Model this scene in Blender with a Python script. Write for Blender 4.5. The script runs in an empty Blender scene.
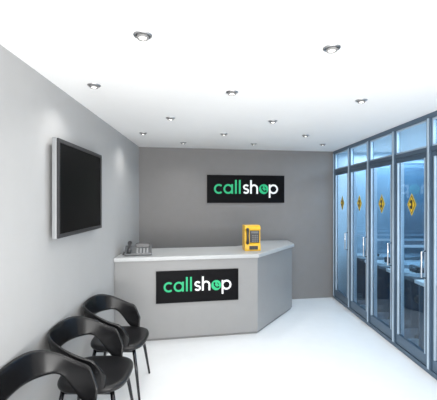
import bpy, bmesh, math
from math import sin, cos, pi, radians, atan2
from mathutils import Vector, Matrix
C = bpy.context.scene.collection
sc = bpy.context.scene
sc.view_settings.view_transform = 'Standard'

# ---------------------------------------------------------------- materials
def mat(name, col, rough=0.5, metal=0.0, var=0.03, scale=8.0, spec=0.5, emit=None, coat=0.0, bump=0.0):
    m = bpy.data.materials.new(name); m.use_nodes = True
    nt = m.node_tree; b = nt.nodes['Principled BSDF']
    n = nt.nodes.new('ShaderNodeTexNoise'); n.inputs['Scale'].default_value = scale
    n.inputs['Detail'].default_value = 3
    tc = nt.nodes.new('ShaderNodeTexCoord'); nt.links.new(tc.outputs['Object'], n.inputs['Vector'])
    r = nt.nodes.new('ShaderNodeValToRGB')
    r.color_ramp.elements[0].position = .3; r.color_ramp.elements[1].position = .7
    r.color_ramp.elements[0].color = tuple(max(0, c*(1-var)) for c in col)+(1,)
    r.color_ramp.elements[1].color = tuple(min(1, c*(1+var)) for c in col)+(1,)
    nt.links.new(n.outputs['Fac'], r.inputs['Fac']); nt.links.new(r.outputs['Color'], b.inputs['Base Color'])
    b.inputs['Roughness'].default_value = rough; b.inputs['Metallic'].default_value = metal
    b.inputs['Specular IOR Level'].default_value = spec
    b.inputs['Coat Weight'].default_value = coat
    if bump:
        bp = nt.nodes.new('ShaderNodeBump'); bp.inputs['Strength'].default_value = bump; bp.inputs['Distance'].default_value = .002
        n2 = nt.nodes.new('ShaderNodeTexNoise'); n2.inputs['Scale'].default_value = 180
        nt.links.new(tc.outputs['Object'], n2.inputs['Vector'])
        nt.links.new(n2.outputs['Fac'], bp.inputs['Height']); nt.links.new(bp.outputs['Normal'], b.inputs['Normal'])
    if emit:
        b.inputs['Emission Color'].default_value = tuple(col)+(1,); b.inputs['Emission Strength'].default_value = emit
    return m

def glassmat(name, tint, gloss=0.12):
    m = bpy.data.materials.new(name); m.use_nodes = True
    nt = m.node_tree
    for n in list(nt.nodes): nt.nodes.remove(n)
    o = nt.nodes.new('ShaderNodeOutputMaterial'); mx = nt.nodes.new('ShaderNodeMixShader')
    t = nt.nodes.new('ShaderNodeBsdfTransparent'); t.inputs['Color'].default_value = tuple(tint)+(1,)
    g = nt.nodes.new('ShaderNodeBsdfGlossy'); g.inputs['Roughness'].default_value = .03
    g.inputs['Color'].default_value = (.9, .95, 1, 1)
    mx.inputs[0].default_value = gloss
    nt.links.new(t.outputs[0], mx.inputs[1]); nt.links.new(g.outputs[0], mx.inputs[2]); nt.links.new(mx.outputs[0], o.inputs[0])
    return m

M_ceil = mat('ceiling_paint', (.90, .90, .895), .85, var=.005)
M_left = mat('wall_paint_light', (.41, .41, .41), .7, var=.01, bump=.1)
M_back = mat('wall_paint_grey', (.22, .213, .211), .7, var=.015, bump=.1)
M_floor = mat('floor_resin', (.88, .88, .88), .22, var=.01, spec=.5)
M_cnt = mat('counter_laminate', (.28, .28, .28), .4, var=.015)
M_top = mat('worktop_laminate', (.46, .47, .475), .3)
M_plinth = mat('plinth_grey', (.2, .2, .2), .5)
M_blk = mat('black_gloss_shell', (.006, .006, .007), .25, spec=.4)
M_pad = mat('black_leather', (.010, .010, .011), .35, spec=.4, bump=.2)
M_leg = mat('dark_chrome', (.05, .05, .055), .2, 1.0)
M_chr = mat('chrome', (.75, .76, .78), .15, 1.0)
M_rim = mat('brushed_rim', (.5, .5, .51), .3, 1.0)
M_sign = mat('sign_black', (.002, .002, .003), .5, spec=.1)
M_green = mat('sign_green', (.008, .45, .18), .5, emit=.10)
M_white = mat('sign_white', (.85, .85, .85), .5, emit=.12)
M_bezel = mat('tv_bezel', (.035, .035, .037), .4, spec=.3)
M_edge = mat('tv_silver', (.30, .31, .32), .4, .2)
M_scr = mat('tv_screen', (.002, .002, .002), .35, spec=.08)
M_steel = mat('blue_steel_frame', (.09, .14, .20), .3, .4)
M_steell = mat('pale_steel', (.55, .66, .76), .3, .4)
M_glass = glassmat('door_glass', (.79, .88, .94), .08)
M_glass2 = glassmat('booth_glass', (.81, .89, .94), .08)
M_bwall = mat('booth_wall', (.62, .73, .81), .6)
M_bfloor = mat('booth_floor', (.13, .19, .27), .25)
M_desk = mat('booth_desk_white', (.85, .88, .9), .3)
M_amber = mat('amber_decal', (.85, .60, .04), .5)
M_dark = mat('dark_plastic', (.02, .02, .022), .35)
M_yel = mat('yellow_plastic', (.80, .46, .015), .3, coat=.3)
M_grey = mat('phone_grey', (.13, .135, .14), .35)
M_hand = mat('phone_handset_dark', (.035, .036, .04), .3)
M_key = mat('key_light', (.42, .43, .44), .4)
M_keyd = mat('key_grey', (.16, .16, .16), .4)
M_bulb = mat('lamp_bulb_glow', (1, .97, .92), .5, emit=4)
M_blue = mat('booth_navy', (.03, .07, .12), .4)

# ---------------------------------------------------------------- helpers
def mk(name, bm, m, loc=(0, 0, 0), rotz=0, parent=None, smooth=False, bevel=0, seg=2, subd=0):
    me = bpy.data.meshes.new(name); bmesh.ops.recalc_face_normals(bm, faces=bm.faces); bm.to_mesh(me); bm.free()
    for mm in (m if isinstance(m, (list, tuple)) else [m]): me.materials.append(mm)
    if smooth:
        for p in me.polygons: p.use_smooth = True
    o = bpy.data.objects.new(name, me); C.objects.link(o)
    o.location = loc; o.rotation_euler = (0, 0, rotz)
    if parent: o.parent = parent
    if bevel:
        b = o.modifiers.new('bev', 'BEVEL'); b.width = bevel; b.segments = seg; b.limit_method = 'ANGLE'
    if subd:
        s = o.modifiers.new('sub', 'SUBSURF'); s.levels = subd; s.render_levels = subd
    return o

def box(bm, x0, x1, y0, y1, z0, z1, mi=0):
    v = [bm.verts.new(p) for p in [(x0,y0,z0),(x1,y0,z0),(x1,y1,z0),(x0,y1,z0),(x0,y0,z1),(x1,y0,z1),(x1,y1,z1),(x0,y1,z1)]]
    for f in [(0,3,2,1),(4,5,6,7),(0,1,5,4),(1,2,6,5),(2,3,7,6),(3,0,4,7)]:
        bm.faces.new([v[i] for i in f]).material_index = mi

def prism(bm, pts, z0, z1, mi=0):
    a = [bm.verts.new((p[0], p[1], z0)) for p in pts]; b = [bm.verts.new((p[0], p[1], z1)) for p in pts]
    n = len(pts)
    bm.faces.new(a[::-1]).material_index = mi; bm.faces.new(b).material_index = mi
    for i in range(n): bm.faces.new([a[i], a[(i+1) % n], b[(i+1) % n], b[i]]).material_index = mi

def tube(bm, pts, rad, n=10, mi=0):
    pts = [Vector(p) for p in pts]
    if not isinstance(rad, (list, tuple)): rad = [rad]*len(pts)
    rings = []; ref = None
    for i, p in enumerate(pts):
        d = (pts[min(i+1, len(pts)-1)]-pts[max(i-1, 0)]).normalized()
        if ref is None:
            ref = d.orthogonal().normalized()
        ref = (ref - d*ref.dot(d)).normalized()
        s = d.cross(ref)
        rings.append([bm.verts.new(p+(ref*cos(2*pi*k/n)+s*sin(2*pi*k/n))*rad[i]) for k in range(n)])
    for a, b in zip(rings, rings[1:]):
        for k in range(n): bm.faces.new([a[k], a[(k+1) % n], b[(k+1) % n], b[k]]).material_index = mi
    bm.faces.new(rings[0][::-1]); bm.faces.new(rings[-1])

def lathe(bm, prof, n=32, cx=0, cy=0):
    rings = []
    for r, z in prof:
        rings.append([bm.verts.new((cx+r*cos(2*pi*k/n), cy+r*sin(2*pi*k/n), z)) for k in range(n)] if r > 1e-6 else [bm.verts.new((cx, cy, z))])
    for a, b in zip(rings, rings[1:]):
        for k in range(n):
            k2 = (k+1) % n
            if len(a) == 1 and len(b) == 1: continue
            if len(a) == 1: bm.faces.new([a[0], b[k2], b[k]])
            elif len(b) == 1: bm.faces.new([a[k], a[k2], b[0]])
            else: bm.faces.new([a[k], a[k2], b[k2], b[k]])

def empty(name, loc=(0, 0, 0), rotz=0):
    o = bpy.data.objects.new(name, None); C.objects.link(o); o.empty_display_size = .1
    o.location = loc; o.rotation_euler = (0, 0, rotz); return o

def tag(o, label, cat, group=None):
    o['label'] = label; o['category'] = cat
    if group: o['group'] = group

def struct(o, label=None):
    o['kind'] = 'structure'
    if label: o['label'] = label; o['category'] = o.name.split('_')[0]
    return o

def copy_thing(o, loc, rotz=None):
    def rec(s, par):
        c = s.copy(); C.objects.link(c)
        if par: c.parent = par; c.matrix_parent_inverse = s.matrix_parent_inverse.copy()
        for ch in s.children: rec(ch, c)
        return c
    c = rec(o, None); c.location = loc
    if rotz is not None: c.rotation_euler = (0, 0, rotz)
    return c

# ---------------------------------------------------------------- room shell
H = 2.62; XL = -1.178; XR = 2.20; Y0 = -.7
def wy(x): return 5.73+.169*(x-XL)
bm = bmesh.new(); box(bm, XL-.12, XR+.06, Y0, 6.6, -.12, 0); struct(mk('floor', bm, M_floor), 'glossy white resin floor')
bm = bmesh.new(); box(bm, XR+.06, 3.95, Y0, 6.6, -.12, 0); o = struct(mk('floor_booth', bm, M_bfloor), 'dark blue floor behind glass partition'); o['category'] = 'floor'
bm = bmesh.new(); box(bm, XL-.12, 3.95, Y0, 6.6, H, H+.12); struct(mk('ceiling', bm, M_ceil), 'smooth white ceiling with recessed downlights')
bm = bmesh.new(); box(bm, XL-.12, XL, Y0, 6.0, 0, H); struct(mk('wall_left', bm, M_left), 'light grey painted wall')
bm = bmesh.new(); prism(bm, [(XL, wy(XL)), (XR+.06, wy(XR+.06)), (XR+.06, 6.6), (XL, 6.6)], 0, H); struct(mk('wall_back', bm, M_back), 'mid grey painted wall behind counter')
bm = bmesh.new(); box(bm, XR+.06, 3.95, 6.4, 6.6, 0, H); struct(mk('wall_booth_end', bm, M_bwall), 'pale blue end wall behind glass partition')
bm = bmesh.new(); box(bm, 3.85, 3.95, Y0, 6.4, 0, H); struct(mk('wall_booth_side', bm, M_bwall), 'pale blue wall of the phone booths')
bm = bmesh.new(); box(bm, XR, XR+.10, Y0, 2.09, 0, H); struct(mk('wall_right', bm, M_left), 'light grey wall beside glass partition')

# ---------------------------------------------------------------- glass partition
posts = [6.24, 5.56, 4.88, 4.20, 3.52, 2.84, 2.12]
bm = bmesh.new()
box(bm, XR-.01, XR+.05, 2.09, 6.27, 2.57, H); box(bm, XR-.01, XR+.05, 2.09, 6.27, 2.235, 2.285); box(bm, XR-.01, XR+.05, 2.09, 6.27, 0, .05)
struct(mk('trim_1', bm, M_steel, bevel=.004), 'blue steel horizontal rails of glass partition')
for i, y in enumerate(posts):
    bm = bmesh.new(); box(bm, XR-.015, XR+.055, y-.03, y+.03, .05, 2.57, 0); box(bm, XR-.022, XR-.015, y-.012, y+.012, .05, 2.57, 1)
    struct(mk('trim_%d' % (i+2), bm, [M_steel, M_steell]), 'blue steel upright post of glass partition')
for i in range(6):
    y1, y0 = posts[i]-.032, posts[i+1]+.032
    yc = (y0+y1)/2
    # transom
    bm = bmesh.new(); t = .018
    for a in [(y0, y1, 2.287, 2.287+t), (y0, y1, 2.568-t, 2.568), (y0, y0+t, 2.287+t, 2.568-t), (y1-t, y1, 2.287+t, 2.568-t)]:
        box(bm, XR+.005, XR+.035, *a)
    w = struct(mk('window_%d' % (i+1), bm, M_steell), 'small transom window in blue steel frame')
    bm = bmesh.new(); box(bm, XR+.017, XR+.023, y0+t, y1-t, 2.287+t, 2.568-t); mk('glass_pane', bm, M_glass, parent=w)
    # door
    bm = bmesh.new(); t = .045
    for a in [(y0, y1, .055, .17), (y0, y1, 2.185, 2.232), (y0, y0+t, .17, 2.185), (y1-t, y1, .17, 2.185)]:
        box(bm, XR+.0, XR+.04, *a)
    d = struct(mk('door_%d' % (i+1), bm, M_steel, bevel=.003), 'full height glass door in blue steel frame')
    bm = bmesh.new(); box(bm, XR+.017, XR+.023, y0+t, y1-t, .17, 2.185); mk('glass_pane', bm, M_glass, parent=d)
    # pale edge beads
    for yy in (y0+t, y1-t):
        bm = bmesh.new(); box(bm, XR-.006, XR+.015, yy-.006, yy+.006, .17, 2.185)
        mk('glazing_bead', bm, M_steell, parent=d)
    # handle
    bm = bmesh.new(); yh = y0+.023
    tube(bm, [(XR-.0, yh, .95), (XR-.05, yh, .96), (XR-.05, yh, 1.22), (XR-.0, yh, 1.23)], .009)
    h = mk('handle', bm, M_chr, parent=d, smooth=True); h['label'] = 'vertical chrome pull handle'
    # emblem
    bm = bmesh.new(); zc = 1.70; xx = XR+.013
    for k, (hw, hh, dx, mi) in enumerate([(.085, .125, 0, 0), (.072, .106, -.001, 1), (.060, .088, -.002, 0)]):
        vs = [bm.verts.new((xx+dx, yc+p[0], zc+p[1])) for p in [(-hw, 0), (0, -hh), (hw, 0), (0, hh)]]
        bm.faces.new(vs).material_index = mi
    # handset mark
    def quad(pts, mi=1, dx=-.003):
        bm.faces.new([bm.verts.new((xx+dx, yc+p[0], zc+p[1])) for p in pts]).material_index = mi
    quad([(-.020, -.045), (.004, -.055), (.004, .055), (-.020, .045)])
    quad([(.004, .014), (.034, .014), (.026, .040), (.004, .055)])
    quad([(.004, -.055), (.026, -.040), (.034, -.014), (.004, -.014)])
    e = mk('emblem', bm, [M_amber, M_dark], parent=d); e['label'] = 'amber diamond decal with dark handset mark'

# ---------------------------------------------------------------- booths behind glass
def bdesk(y):
    d = empty('booth_desk', (3.05, y, 0)); tag(d, 'white curved shelf desk inside a glass phone booth', 'desk', 'booth desks')
    bm = bmesh.new(); pts = [(-.62, .30), (-.62, .12)]
    for k in range(13):
        a = k/12; pts.append((-.62+1.24*a, .12-.30*sin(pi*a)**.8))
    pts += [(.62, .30)]
    pts = [pts[0]]+pts[2:]
    prism(bm, pts, .76, .80); mk('desk_top', bm, M_desk, parent=d)
    bm = bmesh.new(); box(bm, -.6, .6, .22, .25, 0, .76); mk('modesty_panel', bm, M_blue, parent=d)
    return d
def bstool(y):
    s = empty('swivel_stool', (2.72, y-.12, 0)); tag(s, 'dark round swivel stool inside a glass phone booth', 'stool', 'booth stools')
    bm = bmesh.new(); lathe(bm, [(0, .46), (.15, .46), (.17, .48), (.17, .51), (.15, .53), (0, .53)]); mk('seat', bm, M_dark, parent=s, smooth=True)
    bm = bmesh.new(); lathe(bm, [(0, .46), (.025, .46), (.025, .03), (.16, .02), (.17, 0), (0, 0)]); mk('pedestal', bm, M_chr, parent=s, smooth=True)
    return s
def bphone(y):
    s = empty('desk_telephone', (2.75, y+.08, .80)); tag(s, 'dark desk telephone on white booth desk', 'telephone', 'booth telephones')
    bm = bmesh.new(); prism(bm, [(-.09, -.08), (.09, -.08), (.09, .08), (-.09, .08)], 0, .04); mk('base', bm, M_dark, parent=s, bevel=.008)
    bm = bmesh.new(); tube(bm, [(-.06, -.09, .055), (-.06, -.04, .075), (-.06, .04, .075), (-.06, .09, .055)], [.026, .016, .016, .026]); mk('handset', bm, M_dark, parent=s, smooth=True)
    return s
for i in range(6):
    bdesk(posts[i+1]+.36); bstool(posts[i+1]+.28); bphone(posts[i+1]+.34)
    if i > 0:
        y = posts[i]
        bm = bmesh.new()
        box(bm, 2.27, 2.31, y-.015, y+.015, .0, 2.3); box(bm, 3.81, 3.85, y-.015, y+.015, 0, 2.3)
        box(bm, 2.31, 3.81, y-.015, y+.015, 2.26, 2.3); box(bm, 2.31, 3.81, y-.015, y+.015, 0, .08); box(bm, 2.31, 3.81, y-.012, y+.012, 1.18, 1.21)
        w = struct(mk('wall_booth_divider_%d' % i, bm, M_steell), 'glass divider between phone booths')
        bm = bmesh.new(); box(bm, 2.31, 3.81, y-.003, y+.003, .08, 1.18); mk('glass_pane', bm, M_glass2, parent=w)
        bm = bmesh.new(); box(bm, 2.31, 3.81, y-.003, y+.003, 1.21, 2.26); mk('glass_pane', bm, M_glass2, parent=w)

# ---------------------------------------------------------------- counter
cy = lambda x: 4.25+.185*(x-XL)
body = [(XL+.002, cy(XL)), (.61, cy(.61)), (1.30, 5.62), (1.30, 6.08), (.78, 6.02), (.78, 5.62), (.38, 5.28), (XL+.002, 4.98)]
top = [(XL+.002, cy(XL)-.035), (.625, cy(.625)-.035), (1.335, 5.61), (1.335, 6.10), (.76, 6.04), (.76, 5.64), (.37, 5.31), (XL+.002, 5.01)]
pl = [(XL+.002, cy(XL)+.02), (.60, cy(.60)+.02), (1.28, 5.63), (1.28, 6.06), (.80, 6.0), (.80, 5.62), (.39, 5.27), (XL+.002, 4.96)]
ct = empty('reception_counter', (0, 5, 0)); tag(ct, 'long grey reception counter with angled corner and pale worktop', 'counter')
def prt(name, pts, z0, z1, m, bev=0):
    bm = bmesh.new(); prism(bm, [(p[0], p[1]-5) for p in pts], z0, z1); return mk(name, bm, m, parent=ct, bevel=bev)
prt('plinth', pl, 0, .03, M_plinth); prt('counter_body', body, .03, 1.0, M_cnt, .004)
prt('worktop', top, 1.0, 1.05, M_top, .006)

# ---------------------------------------------------------------- signs
def ribbon(bm, pts, w, off, closed=False, mi=0):
    n = len(pts); L = []; R = []
    for i in range(n):
        if closed: a, b = pts[(i-1) % n], pts[(i+1) % n]
        else: a, b = pts[max(i-1, 0)], pts[min(i+1, n-1)]
        d = Vector((b[0]-a[0], b[1]-a[1])).normalized(); nx, nz = -d.y, d.x
        L.append(bm.verts.new((pts[i][0]+nx*w/2, off, pts[i][1]+nz*w/2))); R.append(bm.verts.new((pts[i][0]-nx*w/2, off, pts[i][1]-nz*w/2)))
    for i in range(n if closed else n-1):
        j = (i+1) % n; bm.faces.new([L[i], L[j], R[j], R[i]]).material_index = mi
def arc(cx, cz, r, a0, a1, n=24, rz=None):
    rz = rz or r
    return [(cx+r*cos(radians(a0+(a1-a0)*k/n)), cz+rz*sin(radians(a0+(a1-a0)*k/n))) for k in range(n+1)]
def ring(cx, cz, r, n=32): return [(cx+r*cos(2*pi*k/n), cz+r*sin(2*pi*k/n)) for k in range(n)]
def callshop(width, par, off):
    letters = []; x = 0; r = .42; sw = .19
    G, W = M_green, M_white
    letters.append((G, [(arc(x+.5, .5, r, 48, 312), False)])); x += 1.0
    letters.append((G, [(ring(x+.5, .5, r), True), ([(x+.92, 0), (x+.92, 1.0)], False)])); x += 1.2
    letters.append((G, [([(x+.12, 0), (x+.12, 1.45)], False)])); x += .42
    letters.append((G, [([(x+.12, 0), (x+.12, 1.45)], False)])); x += .42
    s = arc(x+.38, .71, .235, 25, 240, 14, .20)+arc(x+.38, .29, .25, 65, -155, 14, .20)
    letters.append((W, [(s, False)])); x += .80
    letters.append((W, [([(x+.12, 0), (x+.12, 1.45)], False), ([(x+.12, .5)]+arc(x+.46, .56, .34, 170, 0, 12, .36)+[(x+.80, 0)], False)])); x += 1.02
    ocx = x+.5; x += 1.06
    letters.append((W, [(ring(x+.52, .5, r), True), ([(x+.10, -.42), (x+.10, 1.0)], False)])); x += 1.02
    k = width/x
    for m, strokes in letters:
        bm = bmesh.new()
        for i, (p, cl) in enumerate(strokes):
            ribbon(bm, [((q[0]-x/2)*k, (q[1]-.5)*k) for q in p], sw*k, off-.0003*(i+1), cl)
        mk('letter', bm, m, parent=par)
    bm = bmesh.new(); c0 = (ocx-x/2)*k
    vs = [bm.verts.new((c0+.52*k*cos(2*pi*i/32), off-.0005, .52*k*sin(2*pi*i/32))) for i in range(32)]
    bm.faces.new(vs)
    hs = [(-.22, .24), (-.20, .0), (-.02, -.2), (.24, -.24)]
    ribbon(bm, [(c0+p[0]*k, p[1]*k) for p in hs], .13*k, off-.001, False, 1)
    ribbon(bm, [(c0-.27*k, .20*k), (c0-.10*k, .24*k)], .17*k, off-.0013, False, 1)
    ribbon(bm, [(c0+.22*k, -.27*k), (c0+.24*k, -.10*k)], .17*k, off-.0016, False, 1)
    ribbon(bm, [(c0+p[0]*k, p[1]*k) for p in arc(0, 0, .25, 0, 80, 10)], .07*k, off-.001, False, 1)
    e = mk('handset_icon', bm, [M_green, M_sign], parent=par); e['label'] = 'green round icon with dark handset'
def sign(loc, ang, w, h, tw, label):
    s = empty('shop_sign', loc, ang); tag(s, label, 'sign')
    bm = bmesh.new(); box(bm, -w/2, w/2, -.016, 0, -h/2, h/2); mk('sign_panel', bm, M_sign, parent=s)
    callshop(tw, s, -.0165); return s
a = math.atan(.169); xs = .607
sign((xs, wy(xs)-.002, 1.938), a, 1.37, .475, 1.13, 'black sign reading callshop in green and white on grey wall')
a2 = math.atan(.185); xs = -.166
sign((xs, cy(xs)-.002, .665), a2, 1.05, .40, .86, 'black sign reading callshop fixed to grey counter front')

# ---------------------------------------------------------------- TV
tv = empty('wall_television', (XL, 3.02, 1.835)); tag(tv, 'black flat screen television mounted on light grey wall', 'television')
bm = bmesh.new(); box(bm, .001, .03, -.2, .2, -.18, .18); mk('wall_bracket', bm, M_dark, parent=tv)
bm = bmesh.new(); box(bm, .03, .065, -.500, .515, -.37, .37); mk('casing', bm, M_edge, parent=tv, bevel=.006)
bm = bmesh.new(); t = .03
for q in [(-.495, .51, -.365, -.365+t), (-.495, .51, .365-t, .365), (-.495, -.495+t, -.365+t, .365-t), (.51-t, .51, -.365+t, .365-t)]:
    box(bm, .064, .078, *q)
mk('bezel', bm, M_bezel, parent=tv, bevel=.002)
bm = bmesh.new(); box(bm, .064, .070, -.465, .48, -.335, .335); mk('screen', bm, M_scr, parent=tv)

# ---------------------------------------------------------------- chairs
def chair():
    c = empty('visitor_chair')
    bm = bmesh.new(); N = 32; rings = []
    def sq(a, s, e=3.2):
        ca, sa = cos(a), sin(a); r = (abs(ca)**e+abs(sa)**e)**(-1/e); return r*ca*s, r*sa*s
    for s, z in [(.02, .462), (.12, .464), (.20, .476), (.235, .480), (.25, .465), (.245, .43), (.20, .415), (.02, .41)]:
        rings.append([bm.verts.new((sq(2*pi*k/N, s)[0]*1.02+.01, sq(2*pi*k/N, s)[1]*1.06, z)) for k in range(N)])
    for p, q in zip(rings, rings[1:]):
        for k in range(N): bm.faces.new([p[k], p[(k+1) % N], q[(k+1) % N], q[k]])
    bm.faces.new(rings[0]); bm.faces.new(rings[-1][::-1])
    s = mk('seat', bm, M_pad, parent=c, smooth=True, subd=1)
    bm = bmesh.new(); NT = 40; NZ = 6; T = 122; grid = []
    for i in range(NT+1):
        th = -T+2*T*i/NT; u = abs(th)/T
        ss = lambda lo, hi, v: (lambda t: t*t*(3-2*t))(min(1, max(0, (v-lo)/(hi-lo))))
        zt = .812-.13*ss(.25, .92, u)-.12*ss(.86, 1.0, u)
        zb = .64-.185*ss(.50, .88, u)
        row = []
        for j in range(NZ+1):
            v = j/NZ; z = zb+(zt-zb)*v
            q = (z-.44)/.37
            r = .262+.05*q+.02*q*q
            ang = radians(180+th)
            cx, sy = cos(ang), sin(ang)
            e = 2.5; rr = (abs(cx)**e+abs(sy)**e)**(-1/e)
            row.append(bm.verts.new((cx*rr*r*.96, sy*rr*r*1.0, z)))
        grid.append(row)
    for i in range(NT):
        for j in range(NZ): bm.faces.new([grid[i][j], grid[i+1][j], grid[i+1][j+1], grid[i][j+1]])
    b = mk('backrest', bm, M_blk, parent=c, smooth=True); b['label'] = 'glossy black wraparound backrest and armrests'
    so = b.modifiers.new('sol', 'SOLIDIFY'); so.thickness = .022; so.offset = -1
    sb = b.modifiers.new('sub', 'SUBSURF'); sb.levels = 1; sb.render_levels = 1
    for sx, sy in [(1, 1), (1, -1), (-1, 1), (-1, -1)]:
        bm = bmesh.new(); tube(bm, [(sx*.17, sy*.18, .43), (sx*.20, sy*.21, .25), (sx*.235, sy*.245, .0)], [.016, .014, .010])
        mk('leg', bm, M_leg, parent=c, smooth=True)
    bm = bmesh.new(); prism(bm, [(-.18, -.19), (.18, -.19), (.18, .19), (-.18, .19)], .40, .42)
    mk('seat_frame', bm, M_leg, parent=c)
    return c
c1 = chair(); c1.location = (-.857, 3.29, 0); tag(c1, 'black wraparound visitor chair standing beside the reception counter', 'chair', 'row of black visitor chairs')
c2 = copy_thing(c1, (-.86, 2.62, 0)); c2['label'] = 'black wraparound visitor chair between two matching chairs'
c3 = copy_thing(c1, (-.86, 1.97, 0)); c3['label'] = 'black wraparound visitor chair at the end of the chair row'

# ---------------------------------------------------------------- desk phone
ph = empty('desk_telephone', (-.945, 4.50, 1.05), radians(10)); tag(ph, 'grey corded office telephone on the reception counter top', 'telephone')
bm = bmesh.new()
pr = [(-.12, .0), (-.12, .03), (.12, .105), (.12, .0)]
va = [bm.verts.new((-.16, p[0], p[1])) for p in pr]; vb = [bm.verts.new((.18, p[0], p[1])) for p in pr]
bm.faces.new(va); bm.faces.new(vb[::-1])
for k in range(4): bm.faces.new([va[k], va[(k+1) % 4], vb[(k+1) % 4], vb[k]])
mk('base', bm, M_grey, parent=ph, bevel=.01)
zs = lambda y: .03+(y+.12)*.3125
bm = bmesh.new(); tube(bm, [(-.10, -.135, zs(-.135)+.012), (-.10, -.115, zs(-.115)+.03), (-.10, -.08, zs(-.08)+.045), (-.10, -.04, zs(-.04)+.05), (-.10, .04, zs(.04)+.05), (-.10, .08, zs(.08)+.045), (-.10, .115, zs(.115)+.03), (-.10, .135, zs(.135)+.015)], [.030, .034, .028, .017, .017, .028, .034, .030], 14)
mk('handset', bm, M_hand, parent=ph, smooth=True, subd=1)
bm = bmesh.new()
for i in range(4):
    for j in range(4):
        y = -.09+.032*j; x = .0+.042*i; z = zs(y)-.002
        box(bm, x-.011, x+.011, y-.008, y+.008, z, z+.009)
mk('keypad', bm, M_key, parent=ph)
bm = bmesh.new(); box(bm, -.02, .15, .06, .10, .08, .135); mk('display', bm, M_hand, parent=ph, bevel=.004)
bm = bmesh.new(); tube(bm, [(-.165-.012*sin(k*.2)+.007*cos(k*1.5), -.10+.005*k, .012+.007*(1+sin(k*1.5))) for k in range(40)], .003, 6); mk('cord', bm, M_dark, parent=ph, smooth=True)

# ---------------------------------------------------------------- yellow payphone
pp = empty('payphone', (.565, 4.90, 1.05), radians(6)); tag(pp, 'yellow and black coin payphone standing on the counter top', 'payphone')
bm = bmesh.new()
prof = [(-.10, 0), (-.10, .09), (-.075, .11), (-.075, .27), (-.095, .30), (-.085, .335), (-.05, .35), (.09, .35), (.10, .34), (.10, 0)]
va = [bm.verts.new((-.11, p[0], p[1])) for p in prof]; vb = [bm.verts.new((.11, p[0], p[1])) for p in prof]
bm.faces.new(va); bm.faces.new(vb[::-1]); n = len(prof)
for k in range(n): bm.faces.new([va[k], va[(k+1) % n], vb[(k+1) % n], vb[k]])
mk('casing', bm, M_yel, parent=pp, bevel=.010, seg=3)
bm = bmesh.new(); box(bm, -.04, .095, -.083, -.07, .11, .28); mk('front_panel', bm, M_dark, parent=pp, bevel=.004)
bm = bmesh.new(); box(bm, -.02, .08, -.087, -.082, .24, .27); q = mk('display', bm, M_grey, parent=pp); q['label'] = 'small grey display window'
bm = bmesh.new()
for i in range(3):
    for j in range(4): box(bm, -.005+.03*i, .015+.03*i, -.088, -.082, .125+.026*j, .142+.026*j)
mk('keypad', bm, M_keyd, parent=pp)
bm = bmesh.new(); tube(bm, [(-.075, -.085, .10), (-.075, -.12, .115), (-.075, -.115, .16), (-.075, -.115, .25), (-.075, -.12, .295), (-.075, -.085, .31)], [.022, .022, .014, .014, .022, .022], 14); mk('handset', bm, M_dark, parent=pp, smooth=True, subd=1)
bm = bmesh.new(); box(bm, -.05, .07, -.106, -.098, .02, .07); mk('coin_tray', bm, M_dark, parent=pp, bevel=.003)

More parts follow.
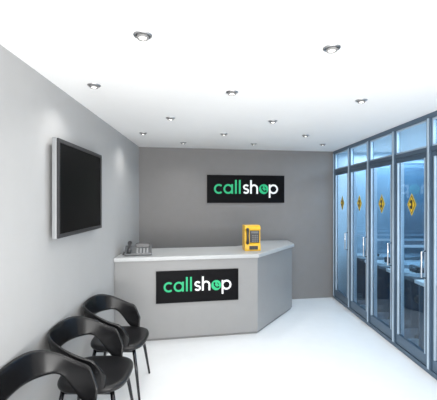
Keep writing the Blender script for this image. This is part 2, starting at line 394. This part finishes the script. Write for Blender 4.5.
# ---------------------------------------------------------------- downlights
def dl():
    d = empty('ceiling_downlight')
    bm = bmesh.new(); lathe(bm, [(.032, -.001), (.034, -.008), (.044, -.008), (.050, -.004), (.050, 0)], 32); mk('trim_ring', bm, M_rim, parent=d, smooth=True)
    bm = bmesh.new(); lathe(bm, [(0, -.001), (.032, -.001), (.032, -.014), (.028, -.022), (.026, -.022), (.026, -.010), (0, -.008)], 32); mk('housing', bm, M_plinth, parent=d, smooth=True)
    bm = bmesh.new(); lathe(bm, [(0, -.0085), (.022, -.0105), (.018, -.018), (0, -.021)], 24); mk('lamp_bulb', bm, M_bulb, parent=d, smooth=True)
    l = bpy.data.lights.new('lamp_glow', 'SPOT'); l.energy = 16; l.spot_size = radians(140); l.spot_blend = 1; l.shadow_soft_size = .05; l.color = (1, .985, .96)
    lo = bpy.data.objects.new('lamp_glow', l); C.objects.link(lo); lo.parent = d; lo.location = (0, 0, -.04)
    return d
spots = [(-.36, 1.845), (.69, 2.0), (-.886, 2.65), (.169, 2.82), (1.31, 3.05), (-.43, 3.71), (.68, 3.85), (-.88, 4.54), (.17, 4.6), (1.27, 4.7), (-.42, 5.3), (.66, 5.4), (1.74, 5.45)]
d0 = dl(); d0.location = (spots[0][0], spots[0][1], H); tag(d0, 'small round chrome recessed ceiling downlight', 'ceiling light', 'recessed ceiling downlights')
for x, y in spots[1:]: copy_thing(d0, (x, y, H))

# ---------------------------------------------------------------- lights
def area(name, loc, rot, sx, sy, e, col=(1, 1, 1)):
    l = bpy.data.lights.new(name, 'AREA'); l.shape = 'RECTANGLE'; l.size = sx; l.size_y = sy; l.energy = e; l.color = col
    o = bpy.data.objects.new(name, l); C.objects.link(o); o.location = loc; o.rotation_euler = rot; return o
area('front_fill', (.5, -.6, 1.3), (radians(90), 0, 0), 3.2, 2.4, 85, (1, .995, .98))  # added area lamp behind the camera, unseen, fills the room like a window would
area('shopfront_uplight', (.5, -.5, .5), (radians(125), 0, 0), 3.0, .8, 65, (1, .99, .97))  # added fill, low behind the camera and tilted up to brighten the ceiling
area('booth_fill', (3.05, 4.3, 2.58), (0, 0, 0), 1.2, 4.0, 100, (.82, .92, 1))  # added overhead area lamp, gives the booths a pale blue fill
w = bpy.data.worlds.new('world'); sc.world = w; w.use_nodes = True
w.node_tree.nodes['Background'].inputs[0].default_value = (1, 1, 1, 1); w.node_tree.nodes['Background'].inputs[1].default_value = 1.0

# ---------------------------------------------------------------- camera
cd = bpy.data.cameras.new('camera'); cam = bpy.data.objects.new('camera', cd); C.objects.link(cam)
cam.location = (0, 0, 1.75); cam.rotation_euler = (radians(90), 0, 0)
cd.sensor_width = 36; cd.lens = 350/437*36; cd.shift_x = 7.5/437; cd.clip_start = .02
sc.camera = cam
